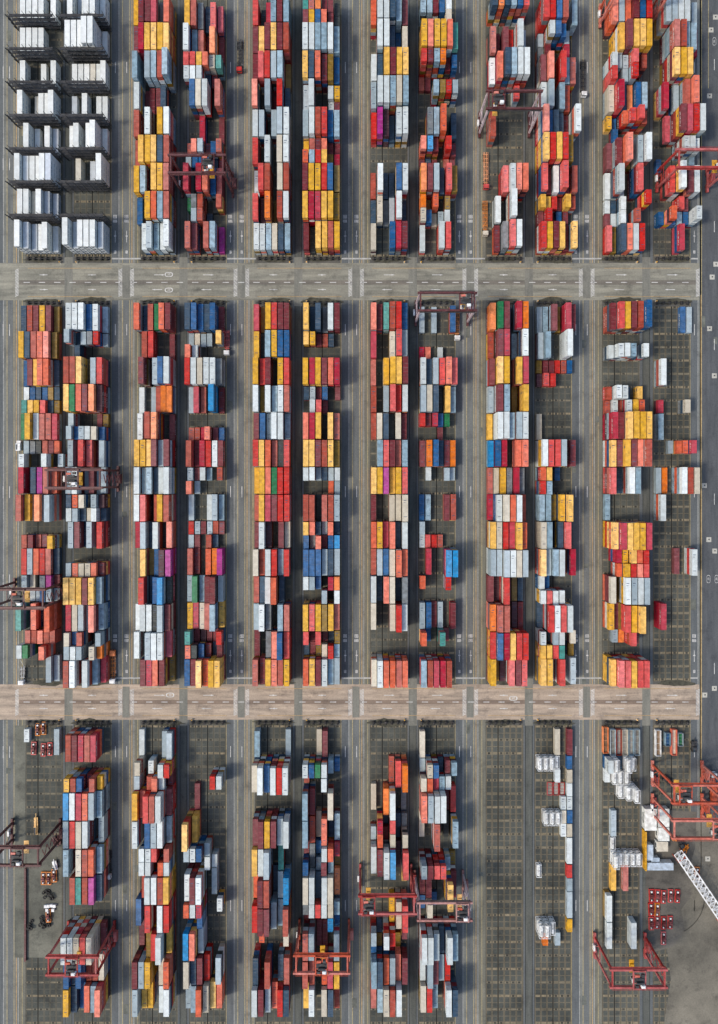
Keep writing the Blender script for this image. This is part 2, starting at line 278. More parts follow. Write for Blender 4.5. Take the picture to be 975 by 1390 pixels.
# ------------------------------------------------------------------ container meshes
def container_geo(mb, cx, cy, z, L, H, mi, W=CW, mark=None, mw=0, md=0):
    """box with recessed side, end and roof panels inside its corner posts and rails"""
    x0, x1, y0, y1, z0, z1 = cx-W/2, cx+W/2, cy-L/2, cy+L/2, z, z+H-.03
    n = len(mb.v); e = .14; d = .05
    mb.v += [(x0,y0,z0),(x1,y0,z0),(x1,y1,z0),(x0,y1,z0),(x0,y0,z1),(x1,y0,z1),(x1,y1,z1),(x0,y1,z1)]
    def face(ids, nrm):
        P = [Vector(mb.v[n+i]) for i in ids]; c = sum(P, Vector())/4
        k = len(mb.v)
        for p in P:
            q = p.copy()
            for a in range(3):
                if abs(nrm[a]) < .5: q[a] += e if q[a] < c[a] else -e
            q -= Vector(nrm)*d; mb.v.append(tuple(q))
        for i in range(4):
            j = (i+1) % 4
            mb.f.append((n+ids[i], n+ids[j], k+j, k+i)); mb.mi.append(mi)
        mb.f.append((k, k+1, k+2, k+3)); mb.mi.append(mi)
    mb.f.append((n, n+3, n+2, n+1)); mb.mi.append(mi)
    face((4,5,6,7), (0,0,1)); face((0,1,5,4), (0,-1,0)); face((1,2,6,5), (1,0,0)); face((2,3,7,6), (0,1,0)); face((3,0,4,7), (-1,0,0))
    if mark:
        def rect(sx, ya, yb, za, zb, m):
            k = len(mb.v); x = cx+sx*(W/2-.03)
            mb.v += [(x,ya,za),(x,yb,za),(x,yb,zb),(x,ya,zb)] if sx > 0 else [(x,yb,za),(x,ya,za),(x,ya,zb),(x,yb,zb)]
            mb.f.append((k,k+1,k+2,k+3)); mb.mi.append(m)
        for sx in (-1, 1):
            if 'e' in mark: rect(sx, cy+L*.17, cy+L*.17+1.1, z+H*.36, z+H*.74, md)
            if 'l' in mark or 'd' in mark:
                m = mw if 'l' in mark else md
                n = 7 if L > 8 else 4; h = .34
                for i in range(n):
                    y = cy - (n/2-i)*1.0
                    rect(sx, y, y+.22, z+H*h, z+H*.70, m)
                    if i % 3 != 1: rect(sx, y+.22, y+.62, z+H*(.52 if i % 2 else h), z+H*(.62 if i % 2 else h+.09), m)
                    if i % 2: rect(sx, y+.50, y+.72, z+H*h, z+H*.66, m)
        if 'r' in mark:
            k = len(mb.v); ya = cy+L*.28; zt = z+H-.03-.05+.02
            for (xa, xb, yy, hh) in ((-.75,.5,ya,.3),(-.6,.7,cy-L*.33,.26),(-.75,.1,ya-1.0,.22)):
                k = len(mb.v); mb.v += [(cx+xa,yy,zt),(cx+xb,yy,zt),(cx+xb,yy+hh,zt),(cx+xa,yy+hh,zt)]; mb.f.append((k,k+1,k+2,k+3)); mb.mi.append(md)
def mark_for(letter, v):
    mk = ''
    if letter == 'y': mk = 'e'
    elif letter in 'crmbkv': mk = 'l' if v % 3 == 0 else ''
    elif letter in 'wgshu': mk = 'd' if v % 2 == 0 else ''
    elif letter in 'oalp': mk = 'l' if v % 4 == 0 else ''
    if v % 4 == 1: mk += 'r'
    return mk
M_mw = paint_mat('lettering_white', (.62, .63, .62), .5, .05, .3)
M_md = paint_mat('lettering_dark', (.05, .08, .14), .5, .2, .2)
mesh_cache = {}
def cont_mesh(letter, L, H):
    v = random.randrange(4)
    k = (letter, L, H, v)
    if k not in mesh_cache:
        mb = MB(); container_geo(mb, 0, 0, 0, L, H, 0, mark=mark_for(letter, v), mw=1, md=2)
        mesh_cache[k] = mb.mesh('shipping_container', [CM[letter], M_mw, M_md])
    return mesh_cache[k]
door_cache = {}
def door_mesh(letter, H):
    """double end doors with their four lock rods"""
    k = (letter, H)
    if k not in door_cache:
        mb = MB()
        for s in (-1, 1): mb.box(min(s*.02, s*1.06), -.03, .16, max(s*.02, s*1.06), .03, H-.2, 0)
        for x in (-.8, -.35, .35, .8): mb.cyl((x, -.055, .18), (x, -.055, H-.25), .025, 6, 1)
        door_cache[k] = mb.mesh('door', [CM[letter], M_steelgal])
    return door_cache[k]
def centre(s, tier):
    return (X(s['x'])+CW/2+.02+s['jx'], Y(s['y'])-s['L']/2-.1, .05+tier*s['H'])

for s in stacks: s['jx'] = random.uniform(-.09, .09)
dry = [s for s in stacks if s['c'] != 'x']
def key_h(s): return s['t']*s['H']
def score(s):
    cx, cy, z = centre(s, s['t']); k = CAMH/(CAMH-z); k0 = CAMH/(CAMH-z+s['H'])
    px, py = cx/S*k + CX, CY - cy/S*k
    if not (6 < px < 969 and 8 < py < 1292): return 0
    side = abs(cx)/S*(k-k0)*s['L']/S + abs(cy)/S*(k-k0)*CW/S*.8
    hn = 0
    for o in dry:
        if o['key'] == s['key'] and o['band'] == s['band'] and o['bay'] == s['bay'] and abs(o['slot']-s['slot']) == 1:
            if (o['slot'] < s['slot']) == (cx > 0): hn = max(hn, key_h(o))
    f = 1 if hn < key_h(s)-s['H']+.1 else (.1 if hn >= key_h(s)-.3 else .5)
    return CW*s['L']/S/S*k*k + side*f
ranked = sorted(dry, key=score, reverse=True)
chosen = set(id(s) for s in ranked[:300])
colno = {f'{a}{b}': 2*(b-1)+(1 if a == 'L' else 2) for a in 'LR' for b in range(1, 7)}
BANDN = dict(upper='upper yard band', middle='middle yard band', lower='lower yard band')
stuff = MB(); tints = []
wts = 'mmmkkkooyyggssnnbbrrcwwvjueh'
def add_stuff(s, tier, letter):
    n = len(stuff.f); cx, cy, z = centre(s, tier)
    container_geo(stuff, cx+random.uniform(-.05,.05), cy+random.uniform(-.12,.12), z, s['L'], s['H'], KEYS.index(letter), mark=mark_for(letter, random.randrange(12)), mw=len(KEYS), md=len(KEYS)+1)
    tints.append((len(stuff.f)-n, random.uniform(-.5, .5)))
for s in dry:
    base = s['c']
    for tier in range(s['t']):
        top = tier == s['t']-1
        letter = base if (top or random.random() < .35) else random.choice(wts)
        if top and id(s) in chosen:
            cx, cy, z = centre(s, tier)
            o = put('shipping_container', cont_mesh(letter, s['L'], s['H']), loc=(cx+random.uniform(-.05,.05), cy+random.uniform(-.12,.12), z))
            put('door', door_mesh(letter, s['H']), o, (0, -s['L']/2-.0, 0))
            row = [q for q in dry if q['key'] == s['key'] and q['band'] == s['band'] and q['bay'] == s['bay'] and q['half'] in (s['half'], -1)]
            pos = sorted(q['slot'] for q in row).index(s['slot'])+1
            bays = sorted({q['bay'] for q in dry if q['key'] == s['key'] and q['band'] == s['band']})
            if s['band'] == 'upper': r = bays.index(s['bay']); rows = f'{ORD[r+1]} row up'
            else: rows = f'{ORD[bays.index(s["bay"])+1]} row down'
            tag(o, f'{CNAME[letter]} container, {ORD[pos]} from left, {rows} in {ORD[colno[s["key"]]]} stack column, {s["band"]} yard',
                'shipping container', 'forty-foot containers topping the stacks')
        else: add_stuff(s, tier, letter)
so = stuff.build('container_stacks', [CM[k] for k in KEYS]+[M_mw, M_md])
att = so.data.attributes.new('tint', 'FLOAT', 'FACE'); vals = []
for n, v in tints: vals += [v]*n
att.data.foreach_set('value', vals)
tag(so, 'the mixed coloured shipping containers that fill the yard stacks below and between the others', 'container stacks', kind='stuff')

# ------------------------------------------------------------------ refrigerated containers and their access racks
rbody = {}
for lt, col in (('w', (.62,.66,.65)), ('g', (.42,.47,.51)), ('u', (.54,.52,.44)), ('s', (.52,.58,.65))):
    mb = MB(); container_geo(mb, 0, 0, 0, L40, 2.85, 0, mark='d', mw=0, md=1)
    rbody[lt] = mb.mesh('refrigerated_container', [paint_mat('reefer_' + CNAME[lt].replace(' ', '_'), col, .4, .10, .25, blot=.3), paint_mat('reefer_lettering', (.10,.22,.38), .5, .3, .2)])
mb = MB(); mb.box(-1.0, -.06, .25, 1.0, .04, 2.6, 0); mb.box(-.8, -.1, 1.5, .8, -.04, 2.45, 1)
mb.cyl((0, -.16, 1.95), (0, -.08, 1.95), .38, 12, 1); mb.box(-.75, -.12, .45, .1, -.04, 1.2, 1)
runit = mb.mesh('cooling_unit', [M_reefer, M_grille])
RW = 1.0
racks = 0
for key, txt in REEF.items():
    x0 = (LX if key[0] == 'L' else RX)[0] - (1.2 if key[0] == 'L' else .6)
    side = 'left' if key[0] == 'L' else 'right'
    for bay, row in enumerate(txt.split('|')):
        ytop = 309.5 - bay*43.7
        n_in = 0
        for sl in range(6):
            c, t = row[2*sl], row[2*sl+1]
            if c == '-': continue
            n_in += 1
            for tier in range(int(t)):
                o = put('refrigerated_container', rbody[c], loc=(X(x0+sl*PITCH)+CW/2, Y(ytop)-L40/2-.1, .05+tier*2.88))
                put('cooling_unit', runit, o, (0, -L40/2, 0))
                lev = int(t)-1-tier
                where = 'topmost' if lev == 0 else f'{ORD[lev+1]} layer down'
                tag(o, f'{CNAME[c]} refrigerated container, {where} on {ORD[n_in]} stack, {ORD[bay+1]} row up, {side} reefer column',
                    'refrigerated container', 'refrigerated containers in the steel racks')
        # rack on the road side of the bay
        ry = Y(ytop)-L40-.35
        xa, xb = X(x0)-2.2, X(x0+49)+.6
        nt = 5 if bay else 1
        if bay == 0: continue
        e = empty('access_rack', ((xa+xb)/2, ry-.8, 0)); w = (xb-xa)/2
        f = MB()
        for i in range(7):
            xx = -w+i*2*w/6
            for yy in (-.75, .75): f.box(xx-.09, yy-.09, 0, xx+.09, yy+.09, 13.6)
            for k in range(4): f.bar((xx, -.75, .3+k*2.88), (xx, .75, .3+(k+1)*2.88), .09)
        for k in range(4):
            f.bar((-w, -.8, .3+k*2.88), (-w+w/3, -.8, .3+(k+1)*2.88), .09); f.bar((w, -.8, .3+k*2.88), (w-w/3, -.8, .3+(k+1)*2.88), .09)
        f.build('frame', M_dark, e)
        for k in range(1, 5):
            p = MB(); p.box(-w, -.72, k*2.88-.08, w, .72, k*2.88); 
            p.build('platform', M_dark, e)
            r = MB()
            for yy in (-.85, ): 
                for zz in (.55, 1.1): r.bar((-w, yy, k*2.88+zz), (w, yy, k*2.88+zz), .06)
            for i in range(13): r.bar((-w+i*w/6, -.85, k*2.88), (-w+i*w/6, -.85, k*2.88+1.1), .06)
            r.build('railing', M_dark, e)
        st = MB()
        for k in range(4): st.bar((-w-.3, -.4, k*2.88), (-w-1.9, .4, (k+1)*2.88), .5, .1)
        st.build('stair', M_dark, e)
        racks += 1
        tag(e, f'black steel access rack below the {ORD[bay+1]} reefer row counted up, {side} reefer column', 'access rack', 'black access racks between reefer rows')

# ------------------------------------------------------------------ open top boxes and flat racks
def open_top(px, py, L, wallm, floorm, lab, H=2.5, name='open_top_container', grp='open topped boxes at the head of the lower yard'):
    e = empty(name, (X(px)+CW/2, Y(py)-L/2-.1, .05)); h = L/2
    m = MB(); m.box(-1.2,-h,0,-1.08,h,H); m.box(1.08,-h,0,1.2,h,H); m.box(-1.08,-h,0,1.08,-h+.12,H); m.box(-1.08,h-.12,0,1.08,h,H); m.box(-1.08,-h+.12,0,1.08,h-.12,.15)
    m.build('body', wallm, e)
    f = MB(); f.box(-1.0,-h+.3,.15,1.0,h-.3,H*.45)
    i = -h+1
    while i < h-1: f.box(-.9, i, H*.45, .9, i+.5, H*.45+.12); i += 1.3
    f.build('cargo', floorm, e)
    r = MB()
    for i in (-.5, 0, .5): r.bar((-1.08, i*h, H-.1), (1.08, i*h, H-.1), .08)
    r.build('roof_bow', wallm, e)
    tag(e, lab, 'open container', grp)
M_rust = paint_mat('rusty_floor', (.20,.12,.06), .8, .3, .7); M_fl = paint_mat('plank_floor', (.26,.25,.22), .8, .3, .6)
for i, (lt, fl, lab) in enumerate((('t', M_rust, 'orange yellow open container with rusty cargo, leftmost of the row'), ('g', M_fl, 'grey open container beside the orange yellow one'),
    ('k', M_fl, 'brick red open container, the only red one of the row'), ('u', M_fl, 'cream open container right of the brick red one'), ('s', M_fl, 'pale blue open container, second from right of the row'), ('g', M_fl, 'grey open container at the right end of the row'))):
    open_top(818.5+i*8.2-(1.5 if i == 0 else 0), 988-(3 if i == 0 else 0), L40, CM[lt], fl, lab+', eleventh column')
open_top(888, 989, L40, M_white, M_rust, 'white open container at the head of the twelfth column, lower yard')
open_top(901, 993, L20, CM['s'], CM['b'], 'short pale blue open container with blue cargo, twelfth column'); open_top(909.5, 988, L40, CM['o'], CM['u'], 'pale orange open container with cream cargo, twelfth column')
open_top(918, 993, L20, CM['g'], CM['l'], 'short grey open container with greenish cargo, twelfth column')
for i in range(3):
    open_top(742.6+i*8.3, 1061, L20, M_spred, M_fl, f'red flat rack with grey planks, {ORD[i+1]} from left of three, tenth column', .9, 'flat_rack', 'red flat racks in the tenth column')
m = MB()
for i in range(22): m.box(-.3, -i*2-1.9, .0, .3, -i*2, 1.0)
m.box(-.4, -44, 1.0, .4, 0, 1.15)
tag(m.build('cable_trench_rail', M_maroon, loc=(X(35.5), Y(1178), .05)), 'long low maroon rail running down beside the repair area, lower left', 'rail')

# ------------------------------------------------------------------ tank containers
def tank_parts():
    f = MB()
    for x in (-1.12, 1.12):
        for y in (-2.93, 2.93): f.box(x-.08, y-.08, 0, x+.08, y+.08, 2.55)
        for z in (.1, 2.45): f.box(x-.05, -2.83, z-.05, x+.05, 2.83, z+.05)
    for y in (-2.93, 2.93):
        for z in (.1, 2.45): f.box(-1.02, y-.09, z-.09, 1.02, y+.09, z+.09)
        f.bar((-1.1, y, .1), (1.1, y, 2.4), .09)
    t = MB(); seg = 20; prof = [(-2.75,.2),(-2.68,.6),(-2.5,.85),(-2.2,.98),(2.2,.98),(2.5,.85),(2.68,.6),(2.75,.2)]
    for i in range(len(prof)-1): t.cyl((0, prof[i][0], 1.28), (0, prof[i+1][0], 1.28), prof[i][1], seg, 0, prof[i+1][1])
    h = MB(); h.cyl((0,0,2.2),(0,0,2.46), .34, 12); h.cyl((0,1.4,2.2),(0,1.4,2.42), .18, 10); h.box(-.55,-1.9,2.26,-.38,1.9,2.32); h.box(.38,-1.9,2.26,.55,1.9,2.32)
    return f.mesh('frame', M_white), t.mesh('tank', M_reefer), h.mesh('hatch', M_steelgal)
TF, TT, TH = tank_parts()
first_tank = None
for s in stacks:
    if s['c'] != 'x': continue
    row = [q for q in stacks if q['c'] == 'x' and q['key'] == s['key'] and q['bay'] == s['bay'] and q['half'] == s['half']]
    pos = sorted(q['slot'] for q in row).index(s['slot'])+1
    bays = sorted({(q['bay'], q['half']) for q in stacks if q['c'] == 'x' and q['key'] == s['key']})
    rr = bays.index((s['bay'], s['half']))+1
    for tier in range(s['t']):
        loc = centre(s, tier)
        if first_tank is None:
            first_tank = empty('tank_container', loc)
            put('frame', TF, first_tank); tk = put('tank', TT, first_tank); put('hatch', TH, tk); o = first_tank
        else:
            o = copy_tree(first_tank); o.location = loc
        lev = s['t']-1-tier
        tag(o, f'white tank container, {"topmost" if lev == 0 else ORD[lev+1]+" layer down"} on {ORD[pos]} stack, {ORD[rr]} tank row, {ORD[colno[s["key"]]]} column',
            'tank container', 'white tank containers in the lower right yard')

# ------------------------------------------------------------------ ground
gm = MB(); gm.quad(-2500, -2500, 2500, 2500, 0)
struct('ground', gm, M_asph)
YT, YB = -120, 1500
lane, worn, strip, beige = MB(), MB(), MB(), MB()
oline, yline, wline, wline2 = MB(), MB(), MB(), MB()
for k in range(-1, 6):
    x0 = 34.8 + 156.4*k
    rx = (RX[k] + 48.8) if k >= 0 else x0+115
    nx = LX[k+1] if k < 5 else 976
    a = rx + 1.2
    lane.quad(X(a), Y(YT), X(a+9.6), Y(YB), .008)
    strip.quad(X(a+9.8), Y(YT), X(a+15), Y(YB), .008)
    if k < 5:
        worn.quad(X(a+15.2), Y(YT), X(a+24), Y(YB), .008)
        strip.quad(X(a+24.2), Y(YT), X(a+30.5), Y(YB), .008)
        beige.quad(X(a+30.7), Y(YT), X(nx-1), Y(YB), .008)
    for d, mm, w in ((10.0, wline2, .22), (15, yline, .3), (24.4, yline, .25), (27.6, oline, .35), (30.4, wline2, .2), (35.6, yline, .25)):
        if k == 5 and d > 16: continue
        mm.quad(X(a+d)-w/2, Y(YT), X(a+d)+w/2, Y(YB), .016)
    mm = yline; mm.quad(X(rx+.3), Y(YT), X(rx+.3)+.2, Y(YB), .016)
struct('lane', lane, M_lane); struct('service_lane', worn, M_lane2); struct('crane_runway', strip, M_strip); struct('verge', beige, M_beige)
qr = MB(); qr.quad(X(950.5), Y(YT), X(1130), Y(YB), .008); struct('quay_road', qr, M_rdR)
qr = MB(); qr.quad(X(-160), Y(YT), X(-8), Y(YB), .008); struct('approach_road', qr, M_lane2)
# storage pads with sleepers and joints
pad, padw, bars, joints, gap = MB(), MB(), MB(), MB(), MB()
bars2, spots, slots = MB(), MB(), MB()
BANDS = [(-110, 347.5, 311-36.6*11, 36.6), (416, 925, 418, 36.1), (984.5, 1500, 987, 36.6)]
for bi, (ya, yb, y0, pt) in enumerate(BANDS):
    for side, XS in (('L', LX), ('R', RX)):
        for k, x0 in enumerate(XS):
            warm = bi == 2 and k >= 4 or (bi == 1 and k == 5 and side == 'R')
            (padw if warm else pad).quad(X(x0-.8), Y(ya), X(x0+49.8), Y(yb), .012)
            y = y0 - .9
            while y < yb+1:
                if y > ya-2:
                    nb_ = int(round((y-y0)/(pt/2))); bold = nb_ % 2 == 0
                    hh = 1.2 if bold else .6
                    for q in range(6):
                        if y+2 > ya and y+16 < yb: slots.quad(X(x0+.6+q*8.2), Y(y+1.7), X(x0+6.6+q*8.2), Y(y+8.7+random.uniform(-.2,.2)), .016); slots.quad(X(x0+.6+q*8.2), Y(y+9.5), X(x0+6.6+q*8.2), Y(y+16.4), .016)
                        if random.random() < (.94 if bold else .8):
                            j = random.uniform(-.15, .15)
                            (bars if bold else bars2).quad(X(x0-.2+q*8.2+(.5 if bold else 0)), Y(y-hh+j), X(x0+7.2+q*8.2-(.4 if bold else 0)), Y(y+hh+j), .020)
                            if random.random() < .55: spots.quad(X(x0+2.0+q*8.2), Y(y-1.4), X(x0+5.2+q*8.2), Y(y+1.2), .0215)
                y += pt/2
            for q in range(7):
                wj = .55 if q == (2 if side == 'L' else 3) else .14
                joints.quad(X(x0+q*8.2-.55)-wj/2, Y(ya), X(x0+q*8.2-.55)+wj/2, Y(yb), .024)
    for k in range(6):
        gap.quad(X(LX[k]+50.4), Y(ya-10), X(RX[k]-1.4), Y(yb+10), .012)
struct('slot_floor', slots, ground_mat('slot_floor_dark', (.062,.068,.062), .45, 0, .5)); struct('storage_pad', pad, M_pad); struct('dry_storage_pad', padw, M_padwarm); struct('sleeper_rows', bars, M_bar); struct('thin_sleepers', bars2, ground_mat('worn_sleeper', (.17,.155,.115), .4, 0, .6, .5)); struct('oil_spots', spots, ground_mat('oily_pad', (.05,.05,.043), .5, 0, .6, .8))
struct('pad_joints', joints, M_slot); struct('crane_track_bed', gap, M_lane)
tr = MB(); tg = MB()
for k in range(6):
    c = (LX[k]+50.4+RX[k]-1.4)/2
    tr.quad(X(c-4.2), Y(YT), X(c+4.2), Y(YB), .028)
    for d in (-5, 4.3): tg.quad(X(c+d), Y(YT), X(c+d+.7), Y(YB), .032)
struct('crane_track', tr, ground_mat('track_concrete', (.085,.092,.085), .3, 1, .4)); struct('track_groove', tg, M_slot)
# cross roads
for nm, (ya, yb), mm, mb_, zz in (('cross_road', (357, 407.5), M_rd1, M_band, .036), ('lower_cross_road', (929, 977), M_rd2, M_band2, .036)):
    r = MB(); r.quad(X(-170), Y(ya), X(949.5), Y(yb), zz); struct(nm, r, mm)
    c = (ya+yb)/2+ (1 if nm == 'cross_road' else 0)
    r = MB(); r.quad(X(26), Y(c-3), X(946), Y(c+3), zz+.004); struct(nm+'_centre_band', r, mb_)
    r = MB()
    for k in range(6):
        cc = (LX[k]+50.4+RX[k]-1.4)/2
        r.quad(X(cc-5.6), Y(ya-8), X(cc+5.6), Y(yb+8), zz+.008)
        if k < 5: r.quad(X(RX[k]+65), Y(ya+3), X(RX[k]+74.5), Y(yb-3), zz+.008)
    struct(nm+'_crossing', r, M_cross)
    # paint
    y1, y2 = (364, 402.5) if nm == 'cross_road' else (934.8, 971.3)
    for k in range(6):
        a, b = LX[k]+2, RX[k]+50
        for yy in (y1, y2): oline.quad(X(a), Y(yy)-.12, X(b), Y(yy)+.12, zz+.016)
        for hx in ((RX[k]+59.6, RX[k]+75.6) if k < 5 else (RX[k]+57.5,)):
            y = y1+.5
            while y < y2-2:
                wline.poly([(X(hx), Y(y+2.1)), (X(hx+4.6), Y(y)), (X(hx+4.6), Y(y+.9)), (X(hx), Y(y+3.0))], zz+.016); y += 1.95
            for d in (0, 4.6): wline2.quad(X(hx+d)-.08, Y(y1), X(hx+d)+.08, Y(y2), zz+.02)
        # arrows on both carriageways
        for xc in (LX[k]+24, RX[k]+24):
            for yy, d in ((y1+9, 1), (y2-9.5, -1)):
                wline.quad(X(xc-6), Y(yy)-.14, X(xc+5), Y(yy)+.14, zz+.016)
                h = xc + d*(6 if (k % 2) else 0)
                wline.poly([(X(h+d*3), Y(yy)), (X(h-d*1.5), Y(yy-1.1)), (X(h-d*1.5), Y(yy+1.1))], zz+.02)
    if True:
        y = y1+.5
        while y < y2-2:
            hx = 20.8
            wline.poly([(X(hx), Y(y+2.1)), (X(hx+4.6), Y(y)), (X(hx+4.6), Y(y+.9)), (X(hx), Y(y+3.0))], zz+.016); y += 1.95
    x = 32
    while x < 940:
        wline.quad(X(x), Y(c)-.16, X(x+8.5), Y(c)+.16, zz+.016); x += 20.8
# stop lines, lane arrows, worn characters and lane dashes
def glyph(xc, yc, w=5.4, h=4.6):
    for i in range(4): wline.quad(X(xc-w/2+random.uniform(0,1)), Y(yc-h/2+i*h/3.4), X(xc+w/2-random.uniform(0,1)), Y(yc-h/2+i*h/3.4+.55), .040)
    for i in range(3): wline.quad(X(xc-w/2+i*w/2.5), Y(yc-h/2), X(xc-w/2+i*w/2.5+.55), Y(yc+h/2), .044)
for k in range(6):
    a = RX[k]+50
    for ys, stop in ((351, 1), (920.5, 1)):
        wline2.quad(X(a), Y(ys-1.0), X(a+(40 if k < 5 else 10)), Y(ys+1.0), .056)
        for xc in ((a+5, a+20.5) if k < 5 else (a+5,)):
            glyph(xc, ys-57); glyph(xc, ys-51, 5.8, 3.4); glyph(xc, ys-9, 3, 4)
            wline.quad(X(xc)-.12, Y(ys-38), X(xc)+.12, Y(ys-22), .040)
            wline.quad(X(xc-1.4), Y(ys-31.5), X(xc+1.4), Y(ys-30), .044)
    for yy in (84, 440, 660, 1013, 1222):
        for xc in (a+5.2, a+20.6):
            if k == 5 and xc > a+6: continue
            wline.quad(X(xc)-.14, Y(yy), X(xc)+.14, Y(yy+15), .040)
for yy in (90, 215, 440, 660, 780, 1013, 1150):
    for xc in (4.4, 13.0): wline.quad(X(xc)-.14, Y(yy), X(xc)+.14, Y(yy+16), .040)
for yy in (80, 300, 460, 670, 900): wline.quad(X(970)-.14, Y(yy), X(970)+.14, Y(yy+15), .040)
oline.quad(X(952)-.15, Y(1180), X(952)+.15, Y(400), .040); yline.quad(X(962)-.12, Y(120), X(962)+.12, Y(0), .040)
for t in range(16):       # worn yellow turning curve in the lower right corner
    a0, a1 = math.radians(-75+t*6), math.radians(-75+(t+1)*6); cx, cy = X(905), Y(1218)
    for rad, mm in ((18, wline2),):
        mm.poly([(cx+rad*math.cos(a0), cy+rad*math.sin(a0)), (cx+rad*math.cos(a1), cy+rad*math.sin(a1)),
                 (cx+(rad+.25)*math.cos(a1), cy+(rad+.25)*math.sin(a1)), (cx+(rad+.25)*math.cos(a0), cy+(rad+.25)*math.sin(a0))], .040)
# painted speed ovals on the road: ring with the worn figure inside
def ring(xc, yc, rx, ry, z, w=.28):
    n = 28
    for i in range(n):
        a0, a1 = 2*math.pi*i/n, 2*math.pi*(i+1)/n
        p = lambda a, f: (X(xc)+rx*f*math.copysign(abs(math.cos(a))**.7, math.cos(a)), Y(yc)+ry*f*math.copysign(abs(math.sin(a))**.7, math.sin(a)))
        wline.poly([p(a0, 1), p(a1, 1), p(a1, 1-w/ry), p(a0, 1-w/ry)], z)
def digits(txt, xc, yc, z, h, rot=0):
    cu = bpy.data.curves.new('digits', 'FONT'); cu.body = txt; cu.size = h; cu.align_x = 'CENTER'; cu.align_y = 'CENTER'
    o = bpy.data.objects.new('digits', cu); me = bpy.data.meshes.new_from_object(o)
    m = Matrix.Translation((X(xc), Y(yc), z)) @ Matrix.Rotation(rot, 4, 'Z'); n = len(wline.v)
    for v in me.vertices: wline.v.append(tuple(m @ v.co))
    for p in me.polygons: wline.f.append(tuple(n+i for i in p.vertices)); wline.mi.append(0)
    bpy.data.objects.remove(o); bpy.data.meshes.remove(me)
for xc, yc, rot in ((229.3, 372.5, 0), (229.3, 393.6, 0), (697, 948, 0), (231, 943.5, 0)):
    ring(xc, yc, 1.95, 1.1, .06); digits('20', xc, yc, .06, 1.5, rot)
for xc, yc in ((970, 56), (962, 786), (973, 786)):
    ring(xc, yc, .9, 1.9, .04, .2); digits('20', xc, yc, .04, 1.3, math.pi/2)
struct('orange_line', oline, M_oline); struct('yellow_line', yline, M_yline); struct('road_marking', wline, M_wline); struct('worn_white_line', wline2, M_wline2)
# workshop floor patches
wf = MB(); wf.poly([(X(a), Y(b)) for a, b in ((876,1098),(946,1102),(944,1150),(936,1180),(939,1215),(925,1235),(930,1262),(914,1285),(890,1292),(877,1280))], .048); struct('workshop_floor', wf, ground_mat('yard_floor_oily', (.105,.10,.088), .4, 0, .6))
wf = MB(); wf.poly([(X(a), Y(b)) for a, b in ((914,1118),(940,1113),(1010,1110),(1020,1500),(905,1500),(898,1430),(903,1380),(911,1330),(906,1290),(916,1240),(912,1200),(917,1150))], .040); struct('quay_apron', wf, ground_mat('apron_concrete', (.145,.138,.115), .5, 0, .6, .03))
wf = MB(); wf.quad(X(20), Y(1300), X(34), Y(985), .036); wf.quad(X(36), Y(1300), X(84), Y(1150), .036)
struct('repair_floor', wf, ground_mat('repair_floor_concrete', (.125,.13,.11), .45, 0, .6))
# worn dirty patches at the block ends and repairs in the lanes
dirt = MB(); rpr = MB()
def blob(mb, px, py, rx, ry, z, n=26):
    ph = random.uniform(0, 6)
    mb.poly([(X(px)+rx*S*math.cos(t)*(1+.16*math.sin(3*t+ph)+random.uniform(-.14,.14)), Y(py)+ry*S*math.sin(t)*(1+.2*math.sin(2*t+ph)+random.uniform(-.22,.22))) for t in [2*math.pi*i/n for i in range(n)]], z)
zz = .0
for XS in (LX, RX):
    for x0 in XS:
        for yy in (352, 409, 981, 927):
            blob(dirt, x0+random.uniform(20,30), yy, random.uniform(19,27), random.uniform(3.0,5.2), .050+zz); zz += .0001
for i in range(46):
    k = random.randrange(-1, 6); x = (RX[k]+49 if k >= 0 else -6)+random.choice((3, 5, 18, 20, 36))
    y = random.uniform(0, 1380)
    if 350 < y < 412 or 920 < y < 980: continue
    rpr.quad(X(x-random.uniform(2,4)), Y(y), X(x+random.uniform(1,4)), Y(y+random.uniform(4,16)), .018+i*.0002)
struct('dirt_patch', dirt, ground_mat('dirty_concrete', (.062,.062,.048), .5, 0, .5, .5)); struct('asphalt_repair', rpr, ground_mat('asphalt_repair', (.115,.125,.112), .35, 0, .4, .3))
# cover slabs in the quay road
sl = MB(); sl.box(-1.15, -1.15, 0, 1.15, 1.15, .05, 0)
SLM = sl.mesh('cover_slab', M_slab); ld = MB(); ld.cyl((.1,.1,.05), (.1,.1,.08), .36, 12); LDM = ld.mesh('lid', M_dark)
slabs = [(971.5,23),(965.5,40.5),(963.5,130),(972,358.5),(967,376),(963.5,446),(970,510),(956.5,659),(962.5,732.5),(970.5,748),(957,943.5),(970,934.5),(961,1166)]
near = ['at the very top edge','just below the topmost one','beside the parked blue and silver containers in the upper band','right of the upper cross road, nearer its top edge',
 'right of the upper cross road, by its lower edge','beside the top of the middle yard band','between the second and third rows of the middle band','beside the cream and brick red containers',
 'above a paired one in the middle yard','right of and below its pair in the middle yard','beside the lower cross road, lower left of a pair','beside the lower cross road, upper right of a pair','by the white lattice boom']
for (a, b), nn in zip(slabs, near):
    o = put('cover_slab', SLM, loc=(X(a), Y(b), .01)); put('lid', LDM, o)
    tag(o, 'pale square cover slab ' + nn, 'manhole cover', 'cover slabs in the quay road')

